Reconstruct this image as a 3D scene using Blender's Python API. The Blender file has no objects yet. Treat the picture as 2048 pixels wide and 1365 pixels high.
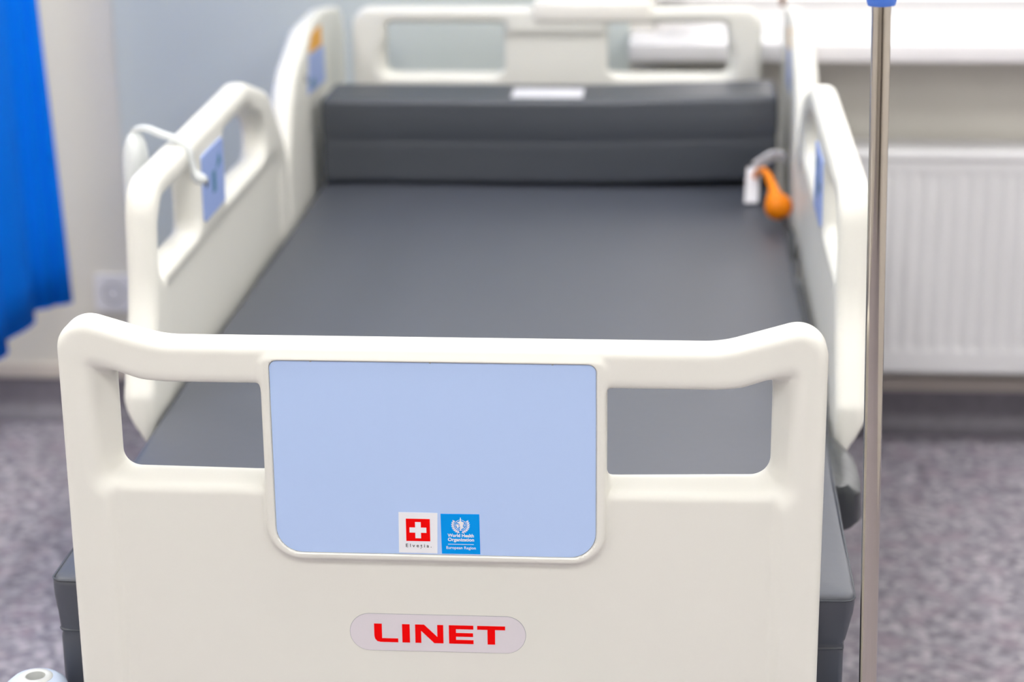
import bpy, bmesh, math, random
import numpy as np
from mathutils import Vector, Matrix

random.seed(4)
rng = np.random.default_rng(4)
scene = bpy.context.scene
COL = scene.collection
Z0 = 0.684            # height of the mattress top above the floor; bed shapes are drawn relative to it


def lin(r, g, b):
    return tuple(((c / 255) / 12.92 if c / 255 <= 0.04045 else ((c / 255 + 0.055) / 1.055) ** 2.4) for c in (r, g, b))


# ------------------------------------------------------------------ camera
cam_d = bpy.data.cameras.new('camera')
cam = bpy.data.objects.new('camera', cam_d)
COL.objects.link(cam)
scene.camera = cam
F_PX, YAW, PITCH, ROLL = 4188.52, 0.0792, 0.30831, -0.01056
CAM = Vector((0.23377, -1.98594, 0.9276 + Z0))
fw = Vector((-math.sin(YAW) * math.cos(PITCH), math.cos(YAW) * math.cos(PITCH), -math.sin(PITCH)))
rt = Vector((math.cos(YAW), math.sin(YAW), 0))
up = rt.cross(fw)
r2 = math.cos(ROLL) * rt + math.sin(ROLL) * up
u2 = -math.sin(ROLL) * rt + math.cos(ROLL) * up
m = Matrix((r2, u2, -fw)).transposed().to_4x4()
m.translation = CAM
cam.matrix_world = m
cam_d.sensor_fit = 'HORIZONTAL'
cam_d.sensor_width = 36
cam_d.lens = F_PX / 2048 * 36
cam_d.clip_start = 0.05
cam_d.dof.use_dof = True
cam_d.dof.focus_distance = 2.16
cam_d.dof.aperture_fstop = 3.5

# ------------------------------------------------------------------ world, exposure
world = bpy.data.worlds.new('overcast_sky')
scene.world = world
world.use_nodes = True
bg = world.node_tree.nodes['Background']
bg.inputs['Color'].default_value = (1.0, 0.97, 0.95, 1)
bg.inputs['Strength'].default_value = 3.0
scene.view_settings.view_transform = 'Standard'
scene.view_settings.look = 'None'
scene.view_settings.gamma = 1
scene.view_settings.use_curve_mapping = False
scene.view_settings.exposure = 0.0
scene.cycles.max_bounces = 6
scene.cycles.diffuse_bounces = 4
scene.cycles.use_adaptive_sampling = True
scene.cycles.adaptive_threshold = 0.06
scene.cycles.glossy_bounces = 4
scene.cycles.sample_clamp_indirect = 8.0
scene.cycles.caustics_reflective = False
scene.cycles.caustics_refractive = False
LAMP = 18.4           # strength of the added ceiling luminaires


# ------------------------------------------------------------------ materials
def mat(name, rgb, rough=0.5, metal=0.0, vary=0.0, scale=20.0, bump=0.0, bscale=200.0, coat=0.0, spec=0.5,
        emit=None, strength=0.0, trans=0.0, sheen=0.0, sub=0.0):
    mt = bpy.data.materials.new(name)
    mt.use_nodes = True
    nt = mt.node_tree
    b = nt.nodes['Principled BSDF']
    c = lin(*rgb)
    b.inputs['Base Color'].default_value = (*c, 1)
    b.inputs['Roughness'].default_value = rough
    b.inputs['Metallic'].default_value = metal
    b.inputs['Specular IOR Level'].default_value = spec
    b.inputs['Coat Weight'].default_value = coat
    b.inputs['Transmission Weight'].default_value = trans
    b.inputs['Sheen Weight'].default_value = sheen
    if sub:
        b.inputs['Subsurface Weight'].default_value = sub
        b.inputs['Subsurface Radius'].default_value = (0.004, 0.003, 0.002)
    if emit:
        b.inputs['Emission Color'].default_value = (*emit, 1)
        b.inputs['Emission Strength'].default_value = strength
    tc = nt.nodes.new('ShaderNodeTexCoord')
    if vary:
        n = nt.nodes.new('ShaderNodeTexNoise')
        n.inputs['Scale'].default_value = scale
        n.inputs['Detail'].default_value = 4
        nt.links.new(tc.outputs['Object'], n.inputs['Vector'])
        mx = nt.nodes.new('ShaderNodeMix')
        mx.data_type = 'RGBA'
        mx.inputs[6].default_value = (*[v * (1 - vary) for v in c], 1)
        mx.inputs[7].default_value = (*[min(1, v * (1 + vary)) for v in c], 1)
        nt.links.new(n.outputs['Fac'], mx.inputs[0])
        nt.links.new(mx.outputs[2], b.inputs['Base Color'])
    if bump:
        n2 = nt.nodes.new('ShaderNodeTexNoise')
        n2.inputs['Scale'].default_value = bscale
        n2.inputs['Detail'].default_value = 3
        nt.links.new(tc.outputs['Object'], n2.inputs['Vector'])
        bp = nt.nodes.new('ShaderNodeBump')
        bp.inputs['Strength'].default_value = bump
        bp.inputs['Distance'].default_value = 0.002
        nt.links.new(n2.outputs['Fac'], bp.inputs['Height'])
        nt.links.new(bp.outputs['Normal'], b.inputs['Normal'])
    return mt


M = {}
M['cream'] = mat('cream_plastic', (230, 229, 221), 0.42, vary=0.015, scale=6, bump=0.03, bscale=900)
M['cream2'] = mat('cream_plastic_insert', (236, 233, 225), 0.4, vary=0.015, scale=6)
M['blue_panel'] = mat('pale_blue_laminate', (184, 207, 247), 0.5, spec=0.3, vary=0.01, scale=5)
M['rim_and_gap'] = mat('grey_rim_and_gap_shade', (168, 168, 172), 0.5, vary=0.02, scale=60)
M['badge'] = mat('milky_badge_plastic', (222, 216, 221), 0.3, vary=0.02, scale=30)
M['red'] = mat('red_print', (242, 0, 0), 0.6, spec=0.1, vary=0.02, scale=60)
M['white_print'] = mat('white_print', (238, 239, 244), 0.45, vary=0.01, scale=60)
M['cyan_print'] = mat('cyan_print', (0, 152, 238), 0.6, spec=0.1, vary=0.02, scale=60)
M['dark_print'] = mat('dark_print', (48, 50, 52), 0.5, vary=0.02, scale=60)
M['teal_print'] = mat('teal_print', (60, 120, 150), 0.5, vary=0.02, scale=60)
M['orange_print'] = mat('orange_print', (236, 168, 18), 0.5, vary=0.03, scale=30)
M['rail_blue'] = mat('blue_control_foil', (150, 172, 226), 0.45, vary=0.03, scale=30)
M['vinyl'] = mat('grey_vinyl_cover', (65, 69, 80), 0.5, spec=1.0, vary=0.04, scale=5, bump=0.12, bscale=60)
M['vinyl_dark'] = mat('dark_grey_vinyl', (56, 61, 70), 0.48, spec=0.85, vary=0.05, scale=6, bump=0.12, bscale=60)
M['strap'] = mat('black_vinyl_strap', (36, 41, 46), 0.3, vary=0.1, scale=20, bump=0.3, bscale=50)
M['frame'] = mat('grey_powder_coat', (120, 124, 128), 0.5, vary=0.03, scale=20)
M['rubber'] = mat('dark_rubber', (40, 41, 43), 0.7, vary=0.05, scale=30)
M['bumper'] = mat('pale_blue_bumper_plastic', (205, 218, 240), 0.35, vary=0.02, scale=20)
M['bumper_ring'] = mat('off_white_bumper_ring', (214, 216, 214), 0.4, vary=0.02, scale=20)
M['steel'] = mat('brushed_stainless', (200, 192, 182), 0.1, metal=1.0, vary=0.04, scale=15)
M['collar'] = mat('blue_lock_collar', (74, 122, 218), 0.4, vary=0.03, scale=40)
M['white_gloss'] = mat('white_radiator_enamel', (222, 222, 224), 0.35, vary=0.01, scale=8)
M['sill'] = mat('white_sill_laminate', (236, 234, 236), 0.3, vary=0.01, scale=8)
M['wall'] = mat('beige_wall_paint', (214, 211, 203), 0.6, vary=0.02, scale=3, bump=0.08, bscale=300)
M['wall_blue'] = mat('bluish_grey_wall_paint', (203, 210, 207), 0.55, vary=0.02, scale=3, bump=0.08, bscale=300)
M['wall_white'] = mat('off_white_wall_paint', (228, 225, 218), 0.6, vary=0.01, scale=3, bump=0.08, bscale=300)
M['wall_front'] = mat('greige_wall_paint', (168, 163, 155), 0.6, vary=0.01, scale=3, bump=0.08, bscale=300)
M['ceil'] = mat('white_ceiling_paint', (235, 234, 231), 0.7, vary=0.01, scale=3)
M['trim'] = mat('beige_trim_plastic', (200, 192, 184), 0.5, vary=0.02, scale=10)
M['socket'] = mat('white_socket_plastic', (224, 224, 230), 0.35, vary=0.01, scale=30)
M['socket_dark'] = mat('grey_socket_well', (120, 122, 130), 0.5, vary=0.03, scale=30)
M['curtain'] = mat('royal_blue_curtain_cloth', (0, 122, 242), 0.85, vary=0.05, scale=12, bump=0.1, bscale=700, spec=0.1)
M['orange'] = mat('orange_rubber', (255, 138, 0), 0.45, spec=0.3, vary=0.15, scale=90, bump=0.5, bscale=160)
M['tag'] = mat('white_paper_tag', (244, 244, 250), 0.6, vary=0.02, scale=50)
M['handset'] = mat('pale_grey_handset_plastic', (216, 220, 220), 0.35, vary=0.02, scale=30)
M['wood'] = mat('brown_wood', (120, 76, 40), 0.5, vary=0.15, scale=40)
M['skirting'] = mat('shade_toned_skirting_vinyl', (116, 112, 121), 0.5, vary=0.25, scale=50)  # same vinyl as the floor, shade on the cove put into the colour
M['door'] = mat('dark_reflection_door_veneer', (58, 46, 40), 0.5, vary=0.12, scale=6)
M['lampframe'] = mat('white_lamp_frame', (230, 230, 230), 0.5, vary=0.01, scale=10)
M['diffuser'] = mat('added_lamp_diffuser', (255, 255, 255), 0.6, vary=0.0, emit=(1.0, 0.99, 0.968), strength=LAMP)
M['glass'] = mat('window_glass', (255, 255, 255), 0.0)
nt_ = M['glass'].node_tree
tr_, gl_, fr_, mx_ = (nt_.nodes.new(n_) for n_ in ('ShaderNodeBsdfTransparent', 'ShaderNodeBsdfGlossy', 'ShaderNodeFresnel', 'ShaderNodeMixShader'))
gl_.inputs['Roughness'].default_value = 0.0
fr_.inputs['IOR'].default_value = 1.3
nt_.links.new(fr_.outputs[0], mx_.inputs[0])
nt_.links.new(tr_.outputs[0], mx_.inputs[1])
nt_.links.new(gl_.outputs[0], mx_.inputs[2])
nt_.links.new(mx_.outputs[0], nt_.nodes['Material Output'].inputs['Surface'])
M['frame_white'] = mat('white_window_pvc', (232, 232, 233), 0.35, vary=0.01, scale=10)


def floor_mat():
    mt = mat('speckled_lilac_grey_vinyl', (140, 137, 147), 0.42)
    nt = mt.node_tree
    b = nt.nodes['Principled BSDF']
    tc = nt.nodes['Texture Coordinate']
    mixes = None
    prev = None
    cols = [lin(154, 150, 160), lin(98, 95, 106), lin(200, 193, 201), lin(150, 136, 148)]
    base = nt.nodes.new('ShaderNodeRGB')
    base.outputs[0].default_value = (*cols[0], 1)
    prev = base.outputs[0]
    for i, (sc, lo, hi) in enumerate([(42, 0.47, 0.58), (48, 0.53, 0.62), (18, 0.50, 0.70)]):
        n = nt.nodes.new('ShaderNodeTexNoise')
        n.inputs['Scale'].default_value = sc
        n.inputs['Detail'].default_value = 3
        mp = nt.nodes.new('ShaderNodeMapping')
        mp.inputs['Location'].default_value = (i * 3.1, i * 7.7, 0)
        nt.links.new(tc.outputs['Object'], mp.inputs['Vector'])
        nt.links.new(mp.outputs[0], n.inputs['Vector'])
        r = nt.nodes.new('ShaderNodeMapRange')
        r.inputs['From Min'].default_value = lo
        r.inputs['From Max'].default_value = hi
        r.inputs['To Max'].default_value = 0.8
        nt.links.new(n.outputs['Fac'], r.inputs['Value'])
        mx = nt.nodes.new('ShaderNodeMix')
        mx.data_type = 'RGBA'
        mx.inputs[7].default_value = (*cols[i + 1], 1)
        nt.links.new(prev, mx.inputs[6])
        nt.links.new(r.outputs[0], mx.inputs[0])
        prev = mx.outputs[2]
    nt.links.new(prev, b.inputs['Base Color'])
    return mt


M['floor'] = floor_mat()

# ------------------------------------------------------------------ object helpers
WORLD_POS = {}


def link(ob, pos, parent=None):
    COL.objects.link(ob)
    p = Vector(pos)
    WORLD_POS[ob.name] = p
    if parent is not None:
        ob.parent = parent
        ob.location = p - WORLD_POS[parent.name]
    else:
        ob.location = p
    return ob


def mesh_obj(name, verts, faces, mats, parent=None, smooth=True, normals=None, face_mats=None, origin=None):
    v = np.asarray(verts, float)
    if origin is None:
        lo, hi = v.min(0), v.max(0)
        origin = ((lo[0] + hi[0]) / 2, (lo[1] + hi[1]) / 2, lo[2])
    me = bpy.data.meshes.new(name)
    me.from_pydata((v - np.array(origin)).tolist(), [], faces if isinstance(faces, list) else faces.tolist())
    if not isinstance(mats, (list, tuple)):
        mats = [mats]
    for mt in mats:
        me.materials.append(mt)
    if face_mats is not None:
        me.polygons.foreach_set('material_index', face_mats)
    me.polygons.foreach_set('use_smooth', [smooth] * len(me.polygons))
    me.update()
    if normals is not None:
        me.normals_split_custom_set_from_vertices([tuple(n) for n in normals])
    ob = bpy.data.objects.new(name, me)
    return link(ob, origin, parent)


def empty(name, pos, label, cat, group=None):
    o = bpy.data.objects.new(name, None)
    link(o, pos)
    tag(o, label, cat, group)
    return o


def tag(o, label, cat, group=None, kind=None):
    if label:
        o['label'] = label
    if cat:
        o['category'] = cat
    if group:
        o['group'] = group
    if kind:
        o['kind'] = kind
    return o


class MB:
    """collects simple shapes in world coordinates, built as one mesh"""

    def __init__(s):
        s.v, s.f, s.m = [], [], []
        s.mi = 0

    def add(s, v, f):
        n = len(s.v)
        s.v.extend([tuple(map(float, a)) for a in v])
        for a in f:
            s.f.append([i + n for i in a])
            s.m.append(s.mi)
        return s

    def box(s, lo, hi, bev=0.0, seg=2):
        bm = bmesh.new()
        bmesh.ops.create_cube(bm, size=1)
        for w in bm.verts:
            w.co = Vector([lo[i] + (w.co[i] + 0.5) * (hi[i] - lo[i]) for i in range(3)])
        if bev:
            bmesh.ops.bevel(bm, geom=bm.edges[:], offset=bev, segments=seg, affect='EDGES', profile=0.5)
        bm.verts.index_update()
        s.add([w.co[:] for w in bm.verts], [[w.index for w in f.verts] for f in bm.faces])
        bm.free()
        return s

    def tube(s, pts, rad, n=16, cap=True):
        pts = [Vector(p) for p in pts]
        rads = rad if isinstance(rad, (list, tuple)) else [rad] * len(pts)
        rings, prev = [], None
        for i, p in enumerate(pts):
            t = (pts[min(i + 1, len(pts) - 1)] - pts[max(i - 1, 0)]).normalized()
            if prev is None:
                a = t.orthogonal().normalized()
            else:
                a = (prev - t * prev.dot(t)).normalized()
            prev = a
            b = t.cross(a)
            rings.append([p + rads[i] * (math.cos(k * 2 * math.pi / n) * a + math.sin(k * 2 * math.pi / n) * b) for k in range(n)])
        v = [q for r in rings for q in r]
        f = []
        for i in range(len(rings) - 1):
            for k in range(n):
                f.append([i * n + k, i * n + (k + 1) % n, (i + 1) * n + (k + 1) % n, (i + 1) * n + k])
        if cap:
            f.append(list(range(n))[::-1])
            f.append([(len(rings) - 1) * n + k for k in range(n)])
        return s.add(v, f)

    def lathe(s, prof, c, n=40):
        """prof: list of (r, z), c: centre x, y, z0"""
        v, f = [], []
        for r, z in prof:
            for k in range(n):
                a = 2 * math.pi * k / n
                v.append((c[0] + r * math.cos(a), c[1] + r * math.sin(a), c[2] + z))
        for i in range(len(prof) - 1):
            for k in range(n):
                f.append([i * n + k, i * n + (k + 1) % n, (i + 1) * n + (k + 1) % n, (i + 1) * n + k])
        return s.add(v, f)

    def prism(s, poly, w0, w1, place, cap0=True):
        """poly (a, b); place(a, b, w) -> xyz"""
        n = len(poly)
        v = [place(a, b, w0) for a, b in poly] + [place(a, b, w1) for a, b in poly]
        f = [[i, (i + 1) % n, n + (i + 1) % n, n + i] for i in range(n)]
        f.append(list(range(n, 2 * n)))
        if cap0:
            f.append(list(range(n))[::-1])
        return s.add(v, f)

    def build(s, name, mats, parent=None, smooth=False, origin=None):
        ob = mesh_obj(name, s.v, s.f, mats, parent, smooth, None, s.m, origin)
        bm = bmesh.new()
        bm.from_mesh(ob.data)
        bmesh.ops.recalc_face_normals(bm, faces=bm.faces[:])
        bm.to_mesh(ob.data)
        bm.free()
        if smooth == 'auto' or smooth is True:
            ob.data.polygons.foreach_set('use_smooth', [True] * len(ob.data.polygons))
            ob.data.set_sharp_from_angle(angle=math.radians(40))
        return ob


def rpoly(pts, seg=8):
    """polygon with filleted corners: (x, y) or (x, y, r)"""
    out = []
    n = len(pts)
    for i in range(n):
        p = Vector(pts[i][:2])
        r = pts[i][2] if len(pts[i]) > 2 else 0
        a = Vector(pts[i - 1][:2])
        b = Vector(pts[(i + 1) % n][:2])
        if r <= 0:
            out.append(p)
            continue
        da, db = (a - p).normalized(), (b - p).normalized()
        ang = math.acos(max(-1, min(1, da.dot(db))))
        t = r / math.tan(ang / 2)
        p0, p1 = p + da * t, p + db * t
        c = p + (da + db).normalized() * (r / math.sin(ang / 2))
        a0 = math.atan2(p0.y - c.y, p0.x - c.x)
        a1 = math.atan2(p1.y - c.y, p1.x - c.x)
        d = (a1 - a0 + math.pi) % (2 * math.pi) - math.pi
        for k in range(seg + 1):
            q = a0 + d * k / seg
            out.append(Vector((c.x + r * math.cos(q), c.y + r * math.sin(q))))
    return [(q.x, q.y) for q in out]


def rect(x0, z0, x1, z1):
    return [(x0, z0), (x1, z0), (x1, z1), (x0, z1)]


class P2:
    """signed distance of a polygon, sampled once on a fine grid"""

    def __init__(s, poly, res=0.002, pad=0.08):
        P = np.array(poly, float)
        s.lo = P.min(0) - pad
        hi = P.max(0) + pad
        s.res = res
        nx, ny = (np.ceil((hi - s.lo) / res).astype(int) + 1)
        X, Y = np.meshgrid(s.lo[0] + np.arange(nx) * res, s.lo[1] + np.arange(ny) * res, indexing='ij')
        d2 = np.full(X.shape, 1e9)
        ins = np.zeros(X.shape, bool)
        for i in range(len(P)):
            a, b = P[i], P[(i + 1) % len(P)]
            e = b - a
            L = e @ e
            if L < 1e-14:
                continue
            wx, wy = X - a[0], Y - a[1]
            t = np.clip((wx * e[0] + wy * e[1]) / L, 0, 1)
            d2 = np.minimum(d2, (wx - t * e[0]) ** 2 + (wy - t * e[1]) ** 2)
            c1 = (a[1] <= Y) != (b[1] <= Y)
            if abs(e[1]) > 1e-12:
                xi = a[0] + (Y - a[1]) / e[1] * e[0]
                ins ^= c1 & (X < xi)
        s.S = np.sqrt(d2) * np.where(ins, -1, 1)

    def __call__(s, x, y):
        nx, ny = s.S.shape
        u = np.clip((x - s.lo[0]) / s.res, 0, nx - 1.001)
        v = np.clip((y - s.lo[1]) / s.res, 0, ny - 1.001)
        i = u.astype(int)
        j = v.astype(int)
        u = u - i
        v = v - j
        S = s.S
        return (S[i, j] * (1 - u) + S[i + 1, j] * u) * (1 - v) + (S[i, j + 1] * (1 - u) + S[i + 1, j + 1] * u) * v


def extr(d, w, h, r):
    """round-edged extrusion: d 2-D distance, w offset from mid depth, h half depth"""
    a = d + r
    b = np.abs(w) - h + r
    return np.minimum(np.maximum(a, b), 0) + np.hypot(np.maximum(a, 0), np.maximum(b, 0)) - r


def smin(a, b, k):
    h = np.clip(0.5 + 0.5 * (b - a) / k, 0, 1)
    return b + (a - b) * h - k * h * (1 - h)


def smax(a, b, k):
    return -smin(-a, -b, k)


def sstep(t):
    t = np.clip(t, 0, 1)
    return t * t * (3 - 2 * t)


def nets(f, lo, hi, h):
    """surface nets of the distance function f(x, y, z)"""
    lo = np.array(lo) - 2 * h
    n = np.ceil((np.array(hi) + 2 * h - lo) / h).astype(int) + 1
    ax = [lo[i] + np.arange(n[i]) * h for i in range(3)]
    S = np.empty(n)
    for i in range(n[0]):
        Y, Zc = np.meshgrid(ax[1], ax[2], indexing='ij')
        S[i] = f(np.full(Y.shape, ax[0][i]), Y, Zc)
    neg = S < 0
    c = [slice(None, -1), slice(1, None)]
    cnt = sum(neg[c[i], c[j], c[k]].astype(np.int8) for i in (0, 1) for j in (0, 1) for k in (0, 1))
    act = (cnt > 0) & (cnt < 8)
    I = np.argwhere(act)
    idx = -np.ones(act.shape, int)
    idx[act] = np.arange(len(I))
    acc = np.zeros((len(I), 3))
    num = np.zeros(len(I))
    corners = [(i, j, k) for i in (0, 1) for j in (0, 1) for k in (0, 1)]
    for a in corners:
        for d in range(3):
            if a[d]:
                continue
            b = list(a)
            b[d] = 1
            sa = S[I[:, 0] + a[0], I[:, 1] + a[1], I[:, 2] + a[2]]
            sb = S[I[:, 0] + b[0], I[:, 1] + b[1], I[:, 2] + b[2]]
            mk = (sa < 0) != (sb < 0)
            t = np.where(mk, sa / np.where(mk, sa - sb, 1), 0)
            q = np.array(a, float)[None, :].repeat(len(I), 0)
            q[:, d] += t
            acc[mk] += q[mk]
            num[mk] += 1
    V = lo + (I + acc / num[:, None]) * h
    faces = []
    for d in range(3):
        e1, e2 = [(1, 2), (2, 0), (0, 1)][d]
        sl0 = [slice(1, -1)] * 3
        sl1 = [slice(1, -1)] * 3
        sl0[d] = slice(0, -1)
        sl1[d] = slice(1, None)
        A, B = neg[tuple(sl0)], neg[tuple(sl1)]
        for flip in (0, 1):
            E = np.argwhere(A & ~B if not flip else ~A & B)
            off = np.ones(3, int)
            off[d] = 0
            E = E + off
            q = []
            for o1, o2 in ((0, 0), (-1, 0), (-1, -1), (0, -1)):
                g = E.copy()
                g[:, e1] += o1
                g[:, e2] += o2
                q.append(idx[g[:, 0], g[:, 1], g[:, 2]])
            q = np.stack(q, 1)
            if flip:
                q = q[:, ::-1]
            faces.append(q)
    Fc = np.concatenate(faces)
    Fc = Fc[(Fc >= 0).all(1)]

    def grad(V, e):
        g = np.zeros_like(V)
        for d in range(3):
            o = np.zeros(3)
            o[d] = e
            g[:, d] = (f(*(V + o).T) - f(*(V - o).T)) / (2 * e)
        return g
    for _ in range(2):
        g = grad(V, h * 0.4)
        st = f(*V.T)[:, None] * g / np.maximum((g * g).sum(1), 1e-3)[:, None]
        V = V - np.clip(st, -0.5 * h, 0.5 * h)
    g = grad(V, h * 0.6)
    N = g / np.maximum(np.linalg.norm(g, axis=1), 1e-9)[:, None]
    return V, Fc, N


def sdf_obj(name, f, lo, hi, h, mt, parent=None):
    V, Fc, N = nets(f, lo, hi, h)
    return mesh_obj(name, V, Fc, mt, parent, True, N)


# ------------------------------------------------------------------ the room
YW = 2.45             # face of the wall behind the bed
XL, XR, YB, ZC = -2.9, 2.6, -4.2, 2.75
SILL_Z = Z0 + 0.207
NX0, NX1, NY1 = 0.19, 2.15, 2.92   # window niche

b = MB().box((XL - 0.1, YB - 0.1, -0.1), (XR + 0.1, NY1 + 0.1, 0))
tag(b.build('floor', M['floor']), 'speckled lilac grey vinyl floor around the bed', None, kind='structure')
b = MB().box((XL - 0.1, YB - 0.1, ZC), (XR + 0.1, NY1 + 0.1, ZC + 0.1))
tag(b.build('ceiling', M['ceil']), 'white ceiling of the hospital room', None, kind='structure')
b = MB()
b.box((XL - 0.1, YW, 0), (NX0, NY1 + 0.1, ZC))
b.box((NX1, YW, 0), (XR + 0.1, NY1 + 0.1, ZC))
b.box((NX0, YW, 0), (NX1, NY1 + 0.1, SILL_Z - 0.04))
b.box((NX0, YW, Z0 + 1.75), (NX1, NY1 + 0.1, ZC))
wb = tag(b.build('wall_back', M['wall']), 'beige painted wall behind the bed with window niche', None, kind='structure')
b = MB().box((XL - 0.1, YB, 0), (XL, YW, ZC))
tag(b.build('wall_left', M['wall_white']), 'beige wall on the left of the room', None, kind='structure')
b = MB().box((XR, YB, 0), (XR + 0.1, YW, ZC))
tag(b.build('wall_right', M['wall_white']), 'beige wall on the right of the room', None, kind='structure')
b = MB().box((XL - 0.1, YB - 0.1, 0), (XR + 0.1, YB, ZC))
tag(b.build('wall_front', M['wall_front']), 'beige wall behind the camera', None, kind='structure')
# bluish wall lining behind the bed head
b = MB().box((-0.972, YW - 0.007, 0.131), (0.139, YW, ZC), 0.002, 1)
tag(b.build('wall_panel', M['wall_blue']), 'bluish grey painted wall lining behind the bed head', None, kind='structure')
# coved skirting: the vinyl runs up the wall
prof = [(0, 0.094), (0.006, 0.094), (0.006, 0.05)] + [(0.046 - 0.04 * math.cos(a), 0.042 - 0.04 * math.sin(a)) for a in np.linspace(0, math.pi / 2, 8)] + [(0.046, 0.0005), (0, 0.0005)]
b = MB().prism([(q[0], q[1]) for q in prof], XL, XR, lambda a, c, w: (w, YW - a, c))
tag(b.build('baseboard_back', M['skirting'], smooth=True), 'coved vinyl skirting running up the back wall', None, kind='structure')
b = MB().box((XL, YW - 0.012, 0.0945), (XR, YW, 0.128), 0.003)
tag(b.build('trim_1', M['trim']), 'pale beige cap strip above the coved skirting', None, kind='structure')
# unseen dark door, added to put a dark stripe in the pole's reflection
d = tag(MB().box((0.6, YB, 0), (1.75, YB + 0.03, 2.08), 0.004).build('added_door_1', M['door']), 'dark brown door added behind the camera for the pole reflection', None, kind='structure')
hb = MB().box((0.83, YB + 0.03, 1.0), (0.855, YB + 0.05, 1.03)).tube([(0.842, YB + 0.045, 1.015), (0.842, YB + 0.075, 1.015), (0.955, YB + 0.075, 1.015)], 0.009, 10)
hb.build('added_door_handle', M['steel'], d, True)
# window: frame, panes
wf = MB()
z0, z1 = SILL_Z + 0.002, Z0 + 1.75
for x0 in (NX0, (NX0 + NX1) / 2 - 0.04, NX1 - 0.07):
    wf.box((x0, NY1, z0), (x0 + (0.08 if 0.2 < x0 < 2 else 0.07), NY1 + 0.06, z1), 0.006)
wf.box((NX0, NY1, z0), (NX1, NY1 + 0.06, z0 + 0.07), 0.006)
wf.box((NX0, NY1, z1 - 0.07), (NX1, NY1 + 0.06, z1), 0.006)
win = tag(wf.build('window_1', M['frame_white']), 'white framed window above the sill', None, kind='structure')
xm = (NX0 + NX1) / 2
for x0, x1 in ((NX0 + 0.06, xm - 0.03), (xm + 0.03, NX1 - 0.06)):
    MB().box((x0, NY1 + 0.025, z0 + 0.06), (x1, NY1 + 0.035, z1 - 0.06)).build('pane', M['glass'], win)
b = MB().box((0.141, 2.275, SILL_Z - 0.038), (2.2, YW + 0.0, SILL_Z), 0.005, 3)
b.box((NX0 + 0.002, YW - 0.01, SILL_Z - 0.038), (NX1 - 0.002, NY1, SILL_Z), 0.003, 2)
tag(b.build('window_sill', M['sill'], smooth=True), 'deep white window sill above the radiator', None, kind='structure')

# ceiling luminaires, unseen, added to light the room
LAMPS = [(x_, y_, 'square ceiling panel added for light in the %s row, %s of three' % (rn, cn)) for y_, rn in ((-3.4, 'rearmost'), (-1.7, 'rear middle'), (0.0, 'front middle'), (1.6, 'bed head')) for x_, cn in ((-1.9, 'leftmost'), (-0.1, 'centre'), (1.7, 'rightmost'))]
for x, y, lab in LAMPS:
    lt = empty('added_ceiling_light', (x, y, ZC - 0.03), lab, 'ceiling light', 'added ceiling light panels')
    fr = MB()
    for s in (-1, 1):
        fr.box((x + s * 0.3 - 0.012, y - 0.312, ZC - 0.03), (x + s * 0.3 + 0.012, y + 0.312, ZC))
        fr.box((x - 0.288, y + s * 0.3 - 0.012, ZC - 0.03), (x + 0.288, y + s * 0.3 + 0.012, ZC))
    fr.build('frame', M['lampframe'], lt)
    MB().box((x - 0.288, y - 0.288, ZC - 0.022), (x + 0.288, y + 0.288, ZC - 0.012)).build('diffuser', M['diffuser'], lt)

# ------------------------------------------------------------------ hospital bed
bed = empty('hospital_bed', (0, 1.05, 0), 'cream plastic hospital bed with side rails and blue panelled footboard', 'bed')


def mir(half):
    return half + [(-p[0],) + tuple(p[1:]) for p in half[::-1]]


# --- footboard
fb_out = P2(rpoly(mir([(0.391, -0.34, 0.02), (0.391, 0.3165, 0.030), (0.285, 0.285, 0.12)]), 14))
op_r = P2(rpoly([(0.167, 0.139, 0.006), (0.335, 0.143, 0.018), (0.335, 0.2535, 0.005), (0.305, 0.2435, 0.06), (0.280, 0.2415, 0.04), (0.167, 0.2415, 0.006)]))
op_l = P2(rpoly([(-0.180, 0.139, 0.006), (-0.180, 0.2415, 0.006), (-0.280, 0.2415, 0.04), (-0.305, 0.2435, 0.06), (-0.335, 0.2535, 0.005), (-0.335, 0.141, 0.016)]))
op_r2 = P2(rpoly([(0.167, 0.120, 0.006), (0.360, 0.120, 0.022), (0.360, 0.2625, 0.006), (0.305, 0.2435, 0.06), (0.280, 0.2415, 0.04), (0.167, 0.2415, 0.006)]))
op_l2 = P2(rpoly([(-0.180, 0.120, 0.006), (-0.180, 0.2415, 0.006), (-0.280, 0.2415, 0.04), (-0.305, 0.2435, 0.06), (-0.360, 0.2625, 0.006), (-0.360, 0.120, 0.022)]))
fb_pock = P2(rpoly(mir([(0.352, -0.50), (0.352, 0.2415)])))
fb_ins = P2(rpoly([(-0.1812, 0.273, 0.01), (-0.1812, 0.0505, 0.036), (0.1702, 0.0505, 0.036), (0.1702, 0.273, 0.01)], 10))
blue_poly = rpoly([(-0.1710, 0.2684, 0.008), (-0.1710, 0.0594, 0.027), (0.1600, 0.0594, 0.027), (0.1600, 0.2684, 0.008)], 10)
fb_blue = P2([(a, c) for a, c in rpoly([(-0.1718, 0.2692, 0.0085), (-0.1718, 0.0586, 0.0275), (0.1608, 0.0586, 0.0275), (0.1608, 0.2692, 0.0085)], 10)])
badge_poly = rpoly([(-0.0990, -0.0131, 0.0208), (-0.0990, -0.0549, 0.0208), (0.0864, -0.0549, 0.0208), (0.0864, -0.0131, 0.0208)], 14)
fb_badge = P2(rpoly([(-0.0997, -0.0124, 0.0214), (-0.0997, -0.0556, 0.0214), (0.0871, -0.0556, 0.0214), (0.0871, -0.0124, 0.0214)], 14), 0.001)
PANEL_Y = 0.009


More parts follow.
